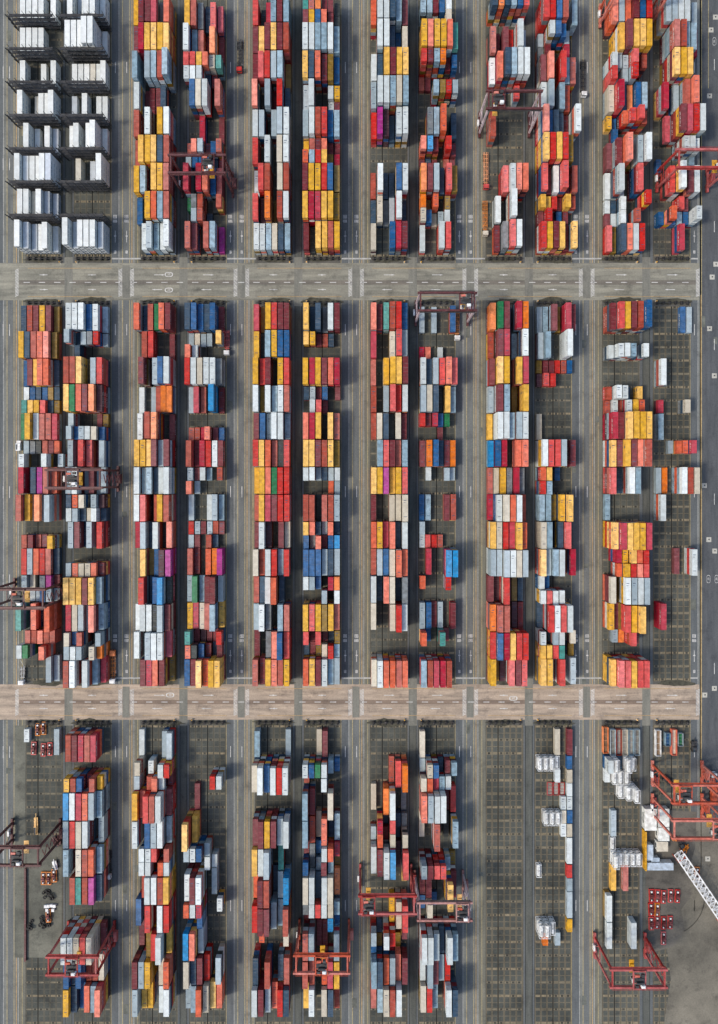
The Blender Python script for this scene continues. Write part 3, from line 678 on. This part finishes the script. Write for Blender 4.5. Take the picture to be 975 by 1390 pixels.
# ------------------------------------------------------------------ bollards and stop barriers at the block ends
bm_ = MB(); bm_.cyl((0,0,0),(0,0,1.3), .30, 10); bm_.cyl((0,0,1.3),(0,0,1.5), .30, 10, 0, .12)
BOM = bm_.mesh('bollard', M_yel); bb = MB(); bb.box(-.45,-.45,0,.45,.45,.25); BBM = bb.mesh('base', M_slab)
def bollard(px, py, lab):
    o = put('bollard', BOM, loc=(X(px), Y(py), .06)); put('base', BBM, o, (0,0,-.02))
    tag(o, lab, 'bollard', 'yellow bollards at the block ends')
SB = {}
def barrier(kx, y, lab):
    if 'e' not in SB:
        e = empty('stop_barrier', (0,0,0)); r = MB(); r.bar((-8.4,0,.9),(8.4,0,.9), .22, .3); r.build('rail', M_dark, e)
        for i in range(6):
            p = MB(); x = -7.2+i*2.87; p.box(x-.5,-.5,0,x+.5,.5,.9); p.cyl((x,-.75,.75),(x,.75,.75), .55, 10); p.build('buffer', M_black, e)
        SB['e'] = e; o = e
    else: o = copy_tree(SB['e'])
    o.location = (X(kx+24.5), Y(y), .06); tag(o, lab, 'stop barrier', 'dark stop barriers closing each block')
for side, XS in (('L', LX), ('R', RX)):
    for k, x0 in enumerate(XS):
        cn = ORD[colno[f'{side}{k+1}']]
        for y, t1 in ((351.5, 'above the upper cross road'), (411.5, 'below the upper cross road'), (980.5, 'below the lower cross road')):
            barrier(x0, y, f'dark buffer barrier at the end of the {cn} stack column, {t1}')
        for y, t1 in ((356.2, 'above the upper cross road'), (409, 'below the upper cross road'), (976.5, 'below the lower cross road')):
            bx = x0+46 if side == 'L' else x0+3
            bollard(bx, y, f'yellow bollard at the foot of the {cn} stack column, {t1}')

# ------------------------------------------------------------------ rubber tyred gantry cranes
def crane(px0, px1, py, main, legm, trol, lab, name='gantry_crane', hz=25.0, half=3.9, spread_z=16):
    """px0/px1: ground pixels of the two wheel lines, py the centre; trol 0..1 along the span"""
    xa, xb = X(px0), X(px1); c = (xa+xb)/2; w = (xb-xa)/2
    e = empty(name, (c, Y(py), .06))
    for sx in (-1, 1):
        for sy in (-1, 1):
            m = MB(); x = sx*w; y = sy*half
            m.bar((x, y, 1.7), (x-sx*.2, y*.97, hz-1.4), .75, .95)
            m.box(x-.55, y-.55, hz-2.2, x+.55, y+.55, hz-1.35)
            m.build('leg', legm, e)
            for d in (-1.1, 1.1):
                t = MB(); t.cyl((x-.3, y+d, .75), (x+.3, y+d, .75), .75, 14); t.cyl((x-.36, y+d, .75), (x+.36, y+d, .75), .3, 10, 1)
                t.build('wheel', [M_black, legm], e)
        m = MB(); m.box(sx*w-.45, -half-2.2, 1.55, sx*w+.45, half+2.2, 2.4); 
        for sy in (-1, 1): m.box(sx*w-.5, sy*half-1.9, 1.0, sx*w+.5, sy*half+1.9, 1.6)
        m.build('sill_beam', main, e)
        m = MB(); m.bar((sx*(w-.4), -half, hz-.6), (sx*(w-.4), half, hz-.6), .6, .8); m.build('tie_beam', main, e)
        m = MB(); m.bar((sx*w, -half, 9), (sx*w, half, 9), .3); m.bar((sx*w, -half, 9), (sx*w, 0, 2.4), .22); m.bar((sx*w, half, 9), (sx*w, 0, 2.4), .22)
        m.build('brace', legm, e)
    for sy in (-1, 1):
        m = MB(); m.box(-w-.9, sy*half-.42, hz-1.35, w+.9, sy*half+.42, hz)
        for i in range(9):
            x = -w+i*w/4; m.box(x-.06, sy*half-.46, hz-1.38, x+.06, sy*half+.46, hz+.03)
        g = m.build('girder', main, e)
        r = MB(); yy = sy*(half+.95)
        for zz in (.55, 1.1): r.bar((-w, yy, hz-1+zz), (w, yy, hz-1+zz), .07)
        for i in range(13): r.bar((-w+i*w/6, yy, hz-1), (-w+i*w/6, yy, hz+.1), .07)
        r.box(-w, sy*(half+.7)-.25, hz-1.05, w, sy*(half+.7)+.25, hz-1.0)
        r.build('walkway', M_dark if legm is M_pale else main, g)
    tx = -w+2.8+trol*(2*w-5.6)
    t = MB(); t.box(tx-2.9, -half-.3, hz+.25, tx-2.4, half+.3, hz+.75); t.box(tx+2.4, -half-.3, hz+.25, tx+2.9, half+.3, hz+.75)
    for y in (-half+.1, -1.2, 1.2, half-.1): t.box(tx-2.6, y-.2, hz+.25, tx+2.6, y+.2, hz+.7)
    for i in range(5): t.box(tx-2.4+i*1.1, -1.2, hz+.5, tx-2.2+i*1.1, 1.2, hz+.66)
    tro = t.build('trolley', main, e)
    m = MB(); m.cyl((tx-1.5, -1.0, hz+1.25), (tx+1.5, -1.0, hz+1.25), .55, 14); m.cyl((tx-1.5, 1.1, hz+1.25), (tx+1.5, 1.1, hz+1.25), .55, 14)
    m.box(tx-1.9, -2.9, hz+.7, tx-.6, -1.9, hz+1.7); m.box(tx+.5, 1.9, hz+.7, tx+1.9, 3.1, hz+1.8); m.build('hoist', M_dark, tro)
    m = MB(); m.box(tx+.4, -2.7, hz+.7, tx+2.1, -1.5, hz+2.1); m.box(tx+.6, -2.5, hz+2.1, tx+1.9, -1.7, hz+2.25); m.build('electrical_cabinet', M_white, tro)
    m = MB(); m.box(tx-2.2, 1.8, hz+.7, tx-.2, 2.7, hz+1.5); m.build('motor_cover', M_orange, tro)
    m = MB(); m.box(tx-2.4, -1.1, hz+.66, tx+2.4, 1.1, hz+.72); m.build('deck', M_dark, tro)
    m = MB(); m.box(tx-2.2, -half+.7, hz-4.2, tx-.4, -half+2.6, hz-1.8); m.box(tx-2.25, -half+.65, hz-3.9, tx-.35, -half+2.65, hz-2.8, 1); m.build('operator_cab', [M_white, M_glass], tro)
    s = MB(); z = spread_z; s.box(tx-1.1, -2.9, z, tx+1.1, 2.9, z+.35); s.box(tx-.9, -1.2, z+.35, tx+.9, 1.2, z+1.1)
    sp = s.build('spreader', M_yel, tro)
    k = MB()
    for a in (-1.0, 1.0):
        for b in (-.9, .9): k.bar((tx+a*.8, b, z+1.1), (tx+a, b*1.3, hz+.3), .06)
    k.build('cable', M_black, sp)
    m = MB(); m.box(w+.5, -2.2, 2.45, w+2.1, 2.2, 4.6); m.box(w+.7, -1.6, 4.6, w+1.9, 1.6, 4.85); m.build('power_unit', main, e)
    m = MB(); m.box(-w-1.3, -1.4, 2.45, -w-.5, 1.4, 4.0); m.build('control_cabinet', M_white, e)
    m = MB()
    for i in range(8): m.bar((w+.5, half*(-1 if i % 2 else 1)*.5, 2.4+i*2.5), (w+.5, half*(1 if i % 2 else -1)*.5, 2.4+(i+1)*2.5), .35, .08)
    m.build('stair', legm, e)
    tag(e, lab, 'gantry crane', 'rubber tyred gantry cranes')
    return e
crane(94, 162, 650, M_maroon, M_maroon, .48, 'dark maroon gantry crane over the second stack column, middle yard')
crane(22, 90, 801, M_maroon, M_maroon, .55, 'dark maroon gantry crane at the left edge over the first stack column, middle yard')
crane(249, 317, 253, M_maroon, M_maroon, .78, 'maroon gantry crane over the fourth stack column, upper yard')
crane(650, 717, 172, M_maroon, M_pale, .10, 'gantry crane with pale lilac legs over the ninth column, upper yard')
crane(890, 958, 246, M_red, M_red, .95, 'red gantry crane at right edge over the twelfth column, upper yard')
crane(564, 634, 426.5, M_maroon, M_pale, .92, 'pale legged gantry crane at the top of the eighth column, beside upper cross road')
crane(489, 558, 1187, M_red, M_red, .05, 'red gantry crane over the seventh column, lower yard')
M_pink = paint_mat('crane_weathered_pink', (.34,.15,.13), .5, .12, .6)
crane(563, 628, 1195.5, M_pink, M_pale, .95, 'faded pink gantry crane over the eighth column, lower yard')
crane(407, 474, 1262, M_orange, M_orange, .5, 'salmon red gantry crane over the sixth column near the lower edge')
crane(95, 157, 1264, M_red, M_red, .5, 'red gantry crane over the second column near the lower left corner')
crane(19, 84, 1126, M_maroon, M_maroon, .62, 'dark maroon gantry crane at the left edge of the lower yard')
crane(884, 951, 1047.5, M_orange, M_orange, .12, 'upper of two orange red gantry cranes at the right edge, trolley at left end')
crane(884, 951, 1092, M_orange, M_orange, .95, 'lower of two orange red gantry cranes at the right edge, above white roofed sheds')
crane(806, 874, 1280, M_red, M_red, .5, 'bright red gantry crane over the eleventh column at the lower edge')
crane(813, 882, 25, M_orange, M_orange, .5, 'orange red gantry crane over the eleventh column at the upper edge', half=3.4)

# ------------------------------------------------------------------ trucks
def truck(px, py, length_px, body, cabm, lab, down=True, name='terminal_truck', load=None):
    """py = pixel of the cab nose; the trailer trails behind it"""
    L = length_px*S
    e = empty(name, (X(px), Y(py), .06), 0 if down else math.pi)
    c = MB(); c.box(-1.25, .2, .9, 1.25, 2.1, 3.0); c.box(-1.2, .05, .7, 1.2, .25, 1.6); c.box(-.9, .5, 3.0, .9, 1.7, 3.15)
    cab = c.build('cab', cabm, e)
    g = MB(); g.box(-1.1, .14, 1.9, 1.1, .19, 2.7); g.box(-1.28, .5, 1.9, -1.24, 1.7, 2.7); g.box(1.24, .5, 1.9, 1.28, 1.7, 2.7); g.build('windscreen', M_glass, cab)
    f = MB()
    for s in (-.45, .45): f.box(s-.12, 1.6, .9, s+.12, L, 1.25)
    y = 3.4
    while y < L: f.box(-1.15, y-.12, 1.0, 1.15, y+.12, 1.2); y += 1.9
    for s in (-1.1, 1.1): f.box(s-.07, 4.2, 1.02, s+.07, L, 1.22)
    f.bar((-1.1, 4.2, 1.1), (1.1, 8, 1.1), .12); f.bar((1.1, 8, 1.1), (-1.1, 11.5, 1.1), .12)
    f.build('trailer', body, e)
    for y in (1.1, 3.4, L-1.2, L-2.5, L-3.8):
        for s in (-1.05, 1.05):
            t = MB(); t.cyl((s-.2, y, .52), (s+.2, y, .52), .52, 12); t.build('wheel', M_black, e)
    if load:
        m = MB(); m.box(-1.2, L-load[1]-.3, 1.27, 1.2, L-.3, 1.27+load[2], 0); m.build('load_box', load[0], e)
    tag(e, lab, 'truck', 'terminal trucks in the lanes'); return e
truck(326, 101, 46, M_dark, M_spred, 'red cabbed truck with empty dark trailer in the lane beside the fourth column')
truck(791, 134, 52, M_dark, M_white, 'white cabbed truck with empty trailer in the lane beside the tenth column, upper yard')
truck(309, 483, 34, M_spred, M_white, 'white cabbed truck with short red trailer right of the fourth column')
truck(620, 463, 40, M_ora, M_white, 'white cabbed truck with orange trailer under the pale legged crane')
truck(155, 926, 45, M_ora, M_white, 'white cabbed truck with orange skeletal trailer beside lower cross road', load=(CM['t'], 2.4, 1.6))
truck(659, 259, 51, M_ora, M_spred, 'red cabbed truck with rusty orange trailer left of the ninth column')
truck(658, 322, 48, M_ora, CM['u'], 'cream cabbed truck with rusty trailer just above the cross road')
truck(149, 1190, 38, M_dark, M_white, 'white cabbed truck with dark trailer right of the second column, lower yard')
truck(966, 1046, 40, M_orange, M_white, 'truck with orange red load at the right edge below the lower cross road', down=False, load=(CM['o'], 8, 2.2))
truck(32, 928, 24, M_steelgal, M_white, 'short white service truck at the left end of the middle yard')
# van
v = empty('service_van', (X(27), Y(605), .06)); m = MB(); m.box(-1,-2.4,.4,1,1.0,2.1); m.box(-.95,1.0,.4,.95,2.3,1.4); bo = m.build('body', M_white, v)
m = MB(); m.box(-.85,1.02,1.45,.85,1.1,1.9); m.box(-.8,-2.0,2.1,-.2,.6,2.2); m.build('windscreen', M_glass, v)
for y in (-1.6, 1.5):
    for s in (-.95, .95): t = MB(); t.cyl((s-.1,y,.36),(s+.1,y,.36), .36, 10); t.build('wheel', M_black, v)
tag(v, 'small white service van at the left edge of the middle yard', 'van')

# ------------------------------------------------------------------ workshop: sheds, spreaders, boom
def shed(x0, y0, x1, y1, h, roof, lab, name='workshop_shed', yellow=False):
    a, b = X(x0), X(x1); c, d = Y(y1), Y(y0); cx, cy = (a+b)/2, (c+d)/2; w, l = (b-a)/2, (d-c)/2
    e = empty(name, (cx, cy, .06))
    m = MB(); m.box(-w+.15, -l+.15, 0, w-.15, l-.15, h-.15); m.build('wall', M_yel if yellow else M_shed, e)
    r = MB(); r.box(-w, -l, h-.15, w, l, h)
    n = max(3, int(2*w/.9))
    for i in range(n): r.box(-w+(i+.5)*2*w/n-.04, -l+.05, h, -w+(i+.5)*2*w/n+.04, l-.05, h+.06)
    r.build('roof', roof, e)
    q = MB(); q.box(-w*.4, -l+.08, 0, w*.4, -l+.14, 2.4); q.build('door', M_dark, e)
    q = MB(); q.box(-w+.09, -l*.5, 1.2, -w+.14, l*.5, 2.1); q.build('window', M_glass, e)
    tag(e, lab, 'shed')
shed(871, 1083+10, 887, 1120+2, 4, M_shed, 'white roofed shed below the orange red cranes, leftmost of the upper pair')
shed(889, 1093, 904, 1117, 4, M_shed, 'large white roofed shed right of the yellow edged one')
shed(889, 1118, 904, 1136, 4, M_shed, 'white roofed shed in the middle of the vertical row of three')
shed(888, 1138, 903, 1151, 3.4, CM['u'], 'cream grey roofed shed at the bottom of the vertical row of three')
shed(874.5, 1142, 883, 1163, 3.4, M_shed2, 'narrow blue grey roofed shed beside the yellow wall')
shed(875, 1166, 910, 1176, 3.6, M_shed2, 'long blue grey roofed shed above the red spreaders')
shed(881, 1160, 892, 1165.5, 3.0, M_shed2, 'small blue grey roofed annex between the two larger blue grey roofs')
m = MB(); m.box(X(871.6), Y(1176), 0, X(873.6), Y(1124), 4.2); m.build('panel', M_yel)
yw = bpy.data.objects['panel']; yw.name = 'yellow_wall'; tag(yw, 'tall yellow wall running down the left side of the workshop sheds', 'wall')

def spreader_mesh():
    f = MB()
    for s in (-1.0, 1.0): f.box(s-.18, -3.0, .3, s+.18, 3.0, .75)
    for y in (-2.9, 2.9): f.box(-1.15, y-.2, .35, 1.15, y+.2, .8)
    for y in (-2.9, 2.9):
        for s in (-1.05, 1.05): f.box(s-.15, y-.15, 0, s+.15, y+.15, .3)
    h = MB(); h.box(-.6, -.8, .8, .6, .8, 1.7); h.box(-.35, 1.6, .8, .35, 2.3, 1.3, 1); h.box(-.3, -2.4, .8, .1, -1.7, 1.2, 1); h.cyl((-.7, 0, 1.8), (.7, 0, 1.8), .3, 10)
    for s in (-1, 1): h.bar((-.5, s*.8, 1.2), (-.9, s*2.6, .8), .2); h.bar((.5, s*.8, 1.2), (.9, s*2.6, .8), .2)
    return f, h
fr, hd = spreader_mesh()
SPF = fr.mesh('frame', M_spred); SPH = hd.mesh('headblock', [paint_mat('headblock_red', (.16,.03,.03), .5, .3, .6), M_white]); SPO = fr.mesh('frame', M_ora)
def spreader(px, py, lab, orange=False, group='spreader frames parked by the sheds'):
    e = empty('spreader_frame', (X(px)+random.uniform(-.2,.2), Y(py)+random.uniform(-.5,.5), .06), random.uniform(-.05,.05)); put('frame', SPO if orange else SPF, e); put('headblock', SPH if not orange else SPH, e)
    tag(e, lab, 'spreader', group)
for i, x in enumerate((884, 892, 900.5, 909.5, 919)):
    spreader(x, 1216, f'red spreader frame, {ORD[i+1]} from left in the top row under the blue grey shed')
spreader(883, 1234, 'red spreader frame left of the single orange one'); spreader(892, 1234, 'orange spreader frame, the only orange one of the parked group', True)
for i, x in enumerate((883, 891, 900, 909.5)):
    spreader(x, 1252, f'red spreader frame, {ORD[i+1]} from left in the third row of the parked group')
spreader(900, 1271, 'red spreader frame parked alone below the other rows')
for i, x in enumerate((46.5, 60, 68.3)):
    spreader(x, 1016, f'red spreader frame, {ORD[i+1]} of three below the white container at the lower left yard', group='red frames in the lower left yard')
for i, x in enumerate((52, 59.5)):
    spreader(x, 989, f'orange spreader frame, {"left" if i == 0 else "right"} one of two beside the white container, lower left yard', True, 'orange frames in the lower left yard')
for i, (x, y) in enumerate(((60, 1190), (67, 1190), (74, 1189))):
    spreader(x, y, f'orange spreader frame, {ORD[i+1]} of three in the repair area at lower left', True, 'orange frames in the repair area')
spreader(67, 1241, 'orange spreader frame in the repair area beneath the small white crates', True, 'orange frames in the repair area')
spreader(946, 1186, 'orange spreader frame standing right of the white lattice boom', True, 'orange frames near the lattice boom')

# clutter round the sheds and in the repair area
def drum(px, py, mat, lab, grp):
    m = MB(); m.cyl((0,0,0),(0,0,1.1), .45, 12); m.cyl((0,0,.35),(0,0,.4), .48, 12); m.cyl((0,0,.7),(0,0,.75), .48, 12); m.cyl((.2,0,1.1),(.2,0,1.15), .08, 6)
    tag(m.build('drum', mat, loc=(X(px), Y(py), .06)), lab, 'drum', grp)
for i, (a, b) in enumerate(((912, 1136), (914.6, 1134.5), (917, 1136.2), (913, 1139), (916.4, 1139.4))):
    drum(a, b, M_ora, 'orange drum in the small cluster right of the white roofed sheds', 'orange drums beside the sheds')
def machine(px, py, w, l, h, mat, lab, rz=0.0):
    e = empty('yard_machine', (X(px), Y(py), .06), rz); m = MB(); m.box(-w/2,-l/2,.5,w/2,l/2,h*.6); m.box(-w/2+.2,-l/2+.2,h*.6,w/2-.5,0,h); m.build('body', mat, e)
    m = MB(); m.bar((0,0,h*.8),(0,l*.75,h*.55), .3); m.build('boom_arm', mat, e)
    m = MB(); m.box(-w/2+.25,-l/2+.25,h,-w/2+.5+.6,-.4,h+.05); m.build('window', M_glass, e)
    for yy in (-l*.32, l*.32):
        for s_ in (-1, 1): t = MB(); t.cyl((s_*w/2-.2,yy,.5),(s_*w/2+.2,yy,.5), .5, 12); t.build('wheel', M_black, e)
    tag(e, lab, 'work vehicle')
machine(923, 1143, 2.2, 4.2, 2.6, M_dark, 'dark work machine right of the orange drums', .4)
machine(929, 1151, 2.0, 3.6, 2.4, M_ora, 'orange work machine beside the tip of the white lattice boom', -.5)
machine(78, 1141, 2.3, 4.4, 2.6, M_maroon, 'maroon work machine between crane leg and first silver container in the repair area', .7)
machine(76, 1173, 2.0, 4.0, 2.2, M_white, 'white work machine above the orange frames in the repair area', .2)
machine(905, 1058, 2.4, 4.6, 2.6, M_dark, 'dark work machine under the upper orange red crane', .9)
machine(889, 1060, 2.2, 4.2, 2.6, M_red, 'bright red work machine under the left legs of the upper orange red crane', .1)
machine(886, 1087, 2.4, 4.2, 2.8, M_red, 'bright red work machine under the left legs of the lower orange red crane', .0)
machine(941, 1012, 2.4, 5.0, 2.4, M_dark, 'dark work machine right of the open containers, twelfth column', .0)
machine(50, 1120, 1.8, 8.0, 1.6, M_yel, 'long pale yellow trailer machine inside the left edge crane, lower yard', .0)
# white lattice boom resting on trestles
a, b = Vector((X(914), Y(1150), 6.5)), Vector((X(990), Y(1262), 6.5)); d = (b-a); Lb = d.length; ang = math.atan2(d.y, d.x)
e = empty('lattice_boom', (a.x, a.y, .06), ang)
n = 18; hw = 2.0; hh = 1.5; ch = MB()
for sy in (-1, 1):
    for z in (5, 8): ch.bar((0, sy*hw, z), (Lb, sy*hw, z), .34)
ch.build('chord', M_white, e); la = MB()
for i in range(n):
    x0, x1 = Lb*i/n, Lb*(i+1)/n; f = 1 if i % 2 else -1
    for z in (5, 8): la.bar((x0, -hw*f, z), (x1, hw*f, z), .2); la.bar((x0, hw*f, z), ((x0+x1)/2, 0, z), .16); la.bar((x0, -hw, z), (x0, hw, z), .18)
    for sy in (-1, 1): la.bar((x0, sy*hw, 5 if i % 2 else 8), (x1, sy*hw, 8 if i % 2 else 5), .18)
la.build('lacing', M_white, e)
pc = MB(); pc.box(-.3, -.5, 4.7, Lb, .5, 4.78); pc.build('walkway', M_steelgal, e)
for i, x in enumerate((4, Lb-6)):
    t = MB()
    for sy in (-1, 1): t.bar((x-1.5, sy*2.2, 0), (x, sy*1.8, 4.8), .35); t.bar((x+1.5, sy*2.2, 0), (x, sy*1.8, 4.8), .35)
    t.box(x-.3, -2.4, 4.5, x+.3, 2.4, 4.82); t.build('trestle', M_orange, e)
en = MB(); en.cyl((Lb*.88, -2.3, 8.6), (Lb*.88, 2.3, 8.6), .9, 14); en.build('sheave', M_white, e)
tag(e, 'white lattice crane boom lying diagonally in the lower right corner', 'crane boom')

# reach stacker seen under the red crane at the seventh column is the crane's own leg frame; small crates and tyre stacks in the repair area
for i, (x, y) in enumerate(((63, 1229), (67, 1228.5), (71, 1228), (75, 1228.5), (65, 1234), (73, 1234))):
    m = MB(); m.box(-.6, -.6, 0, .6, .6, 1.1); m.box(-.66, -.66, 1.1, .66, .66, 1.2); m.box(-.4,-.4,1.2,.4,.4,1.25)
    o = m.build('white_crate', M_white, loc=(X(x), Y(y), .06))
    tag(o, f'small white crate, {ORD[i+1] if i < 4 else ("left" if i == 4 else "right")} {"from left in the upper row" if i < 4 else "one in the lower row"} above the repair area tyres', 'crate', 'small white crates in the repair area')
def tyres(px, py, n, lab):
    e = empty('tyre_stack', (X(px), Y(py), .06))
    for i in range(n):
        t = MB(); ax, ay = (random.uniform(-2.4, 2.4), random.uniform(-2.4, 2.4)); z = random.choice((0, .5, 1.0))
        seg = 14; ro, ri = .85, .4
        base = len(t.v)
        for j in range(seg):
            c, s_ = math.cos(2*math.pi*j/seg), math.sin(2*math.pi*j/seg)
            for rr, zz in ((ro, 0), (ro, .45), (ri, .45), (ri, 0)): t.v.append((ax+c*rr, ay+s_*rr, z+zz))
        for j in range(seg):
            k = (j+1) % seg
            for q in range(4):
                t.f.append((base+4*j+q, base+4*k+q, base+4*k+(q+1) % 4, base+4*j+(q+1) % 4)); t.mi.append(0)
        t.build('tyre', M_black, e)
    tag(e, lab, 'tyre stack', 'stacks of old tyres')
tyres(62, 1250, 14, 'large black pile of crane tyres in the repair area, lower left'); tyres(67, 1214, 8, 'smaller dark tyre pile between orange frames and white crates')
tyres(41, 1256, 6, 'small tyre pile at the left side of the repair area')

# ------------------------------------------------------------------ light and camera
w = bpy.data.worlds.new('World'); scene.world = w; w.use_nodes = True
nt = w.node_tree; bg = nt.nodes['Background']; sky = nt.nodes.new('ShaderNodeTexSky'); sky.sky_type = 'NISHITA'; sky.sun_disc = False
sv = Vector((-9.8, -3.0, 12.5)).normalized()
elev = math.asin(sv.z); az = math.atan2(sv.x, sv.y)
sky.sun_elevation = elev; sky.sun_rotation = az % (2*math.pi); sky.air_density = 1.2; sky.dust_density = 3.0
nt.links.new(sky.outputs[0], bg.inputs[0]); bg.inputs[1].default_value = .15
sun = bpy.data.lights.new('sun', 'SUN'); sun.energy = 1.7; sun.angle = math.radians(9); sun.color = (1, .90, .76)
so_ = bpy.data.objects.new('sun', sun); COL.objects.link(so_); so_.rotation_euler = sv.to_track_quat('Z', 'Y').to_euler(); so_.location = sv*400
cam = bpy.data.cameras.new('camera'); co = bpy.data.objects.new('camera', cam); COL.objects.link(co)
co.location = (0, 0, CAMH); co.rotation_euler = (0, 0, 0)
cam.sensor_fit = 'HORIZONTAL'; cam.sensor_width = 36; cam.lens = 36*CAMH/(975*S); cam.shift_y = -45/975
cam.clip_start = 1; cam.clip_end = 6000
scene.camera = co
scene.view_settings.view_transform = 'Standard'; scene.view_settings.look = 'None'; scene.view_settings.gamma = 1
scene.view_settings.exposure = 0.45; scene.view_settings.use_curve_mapping = False
print('stacks', len(stacks), 'boxes', len(tints))
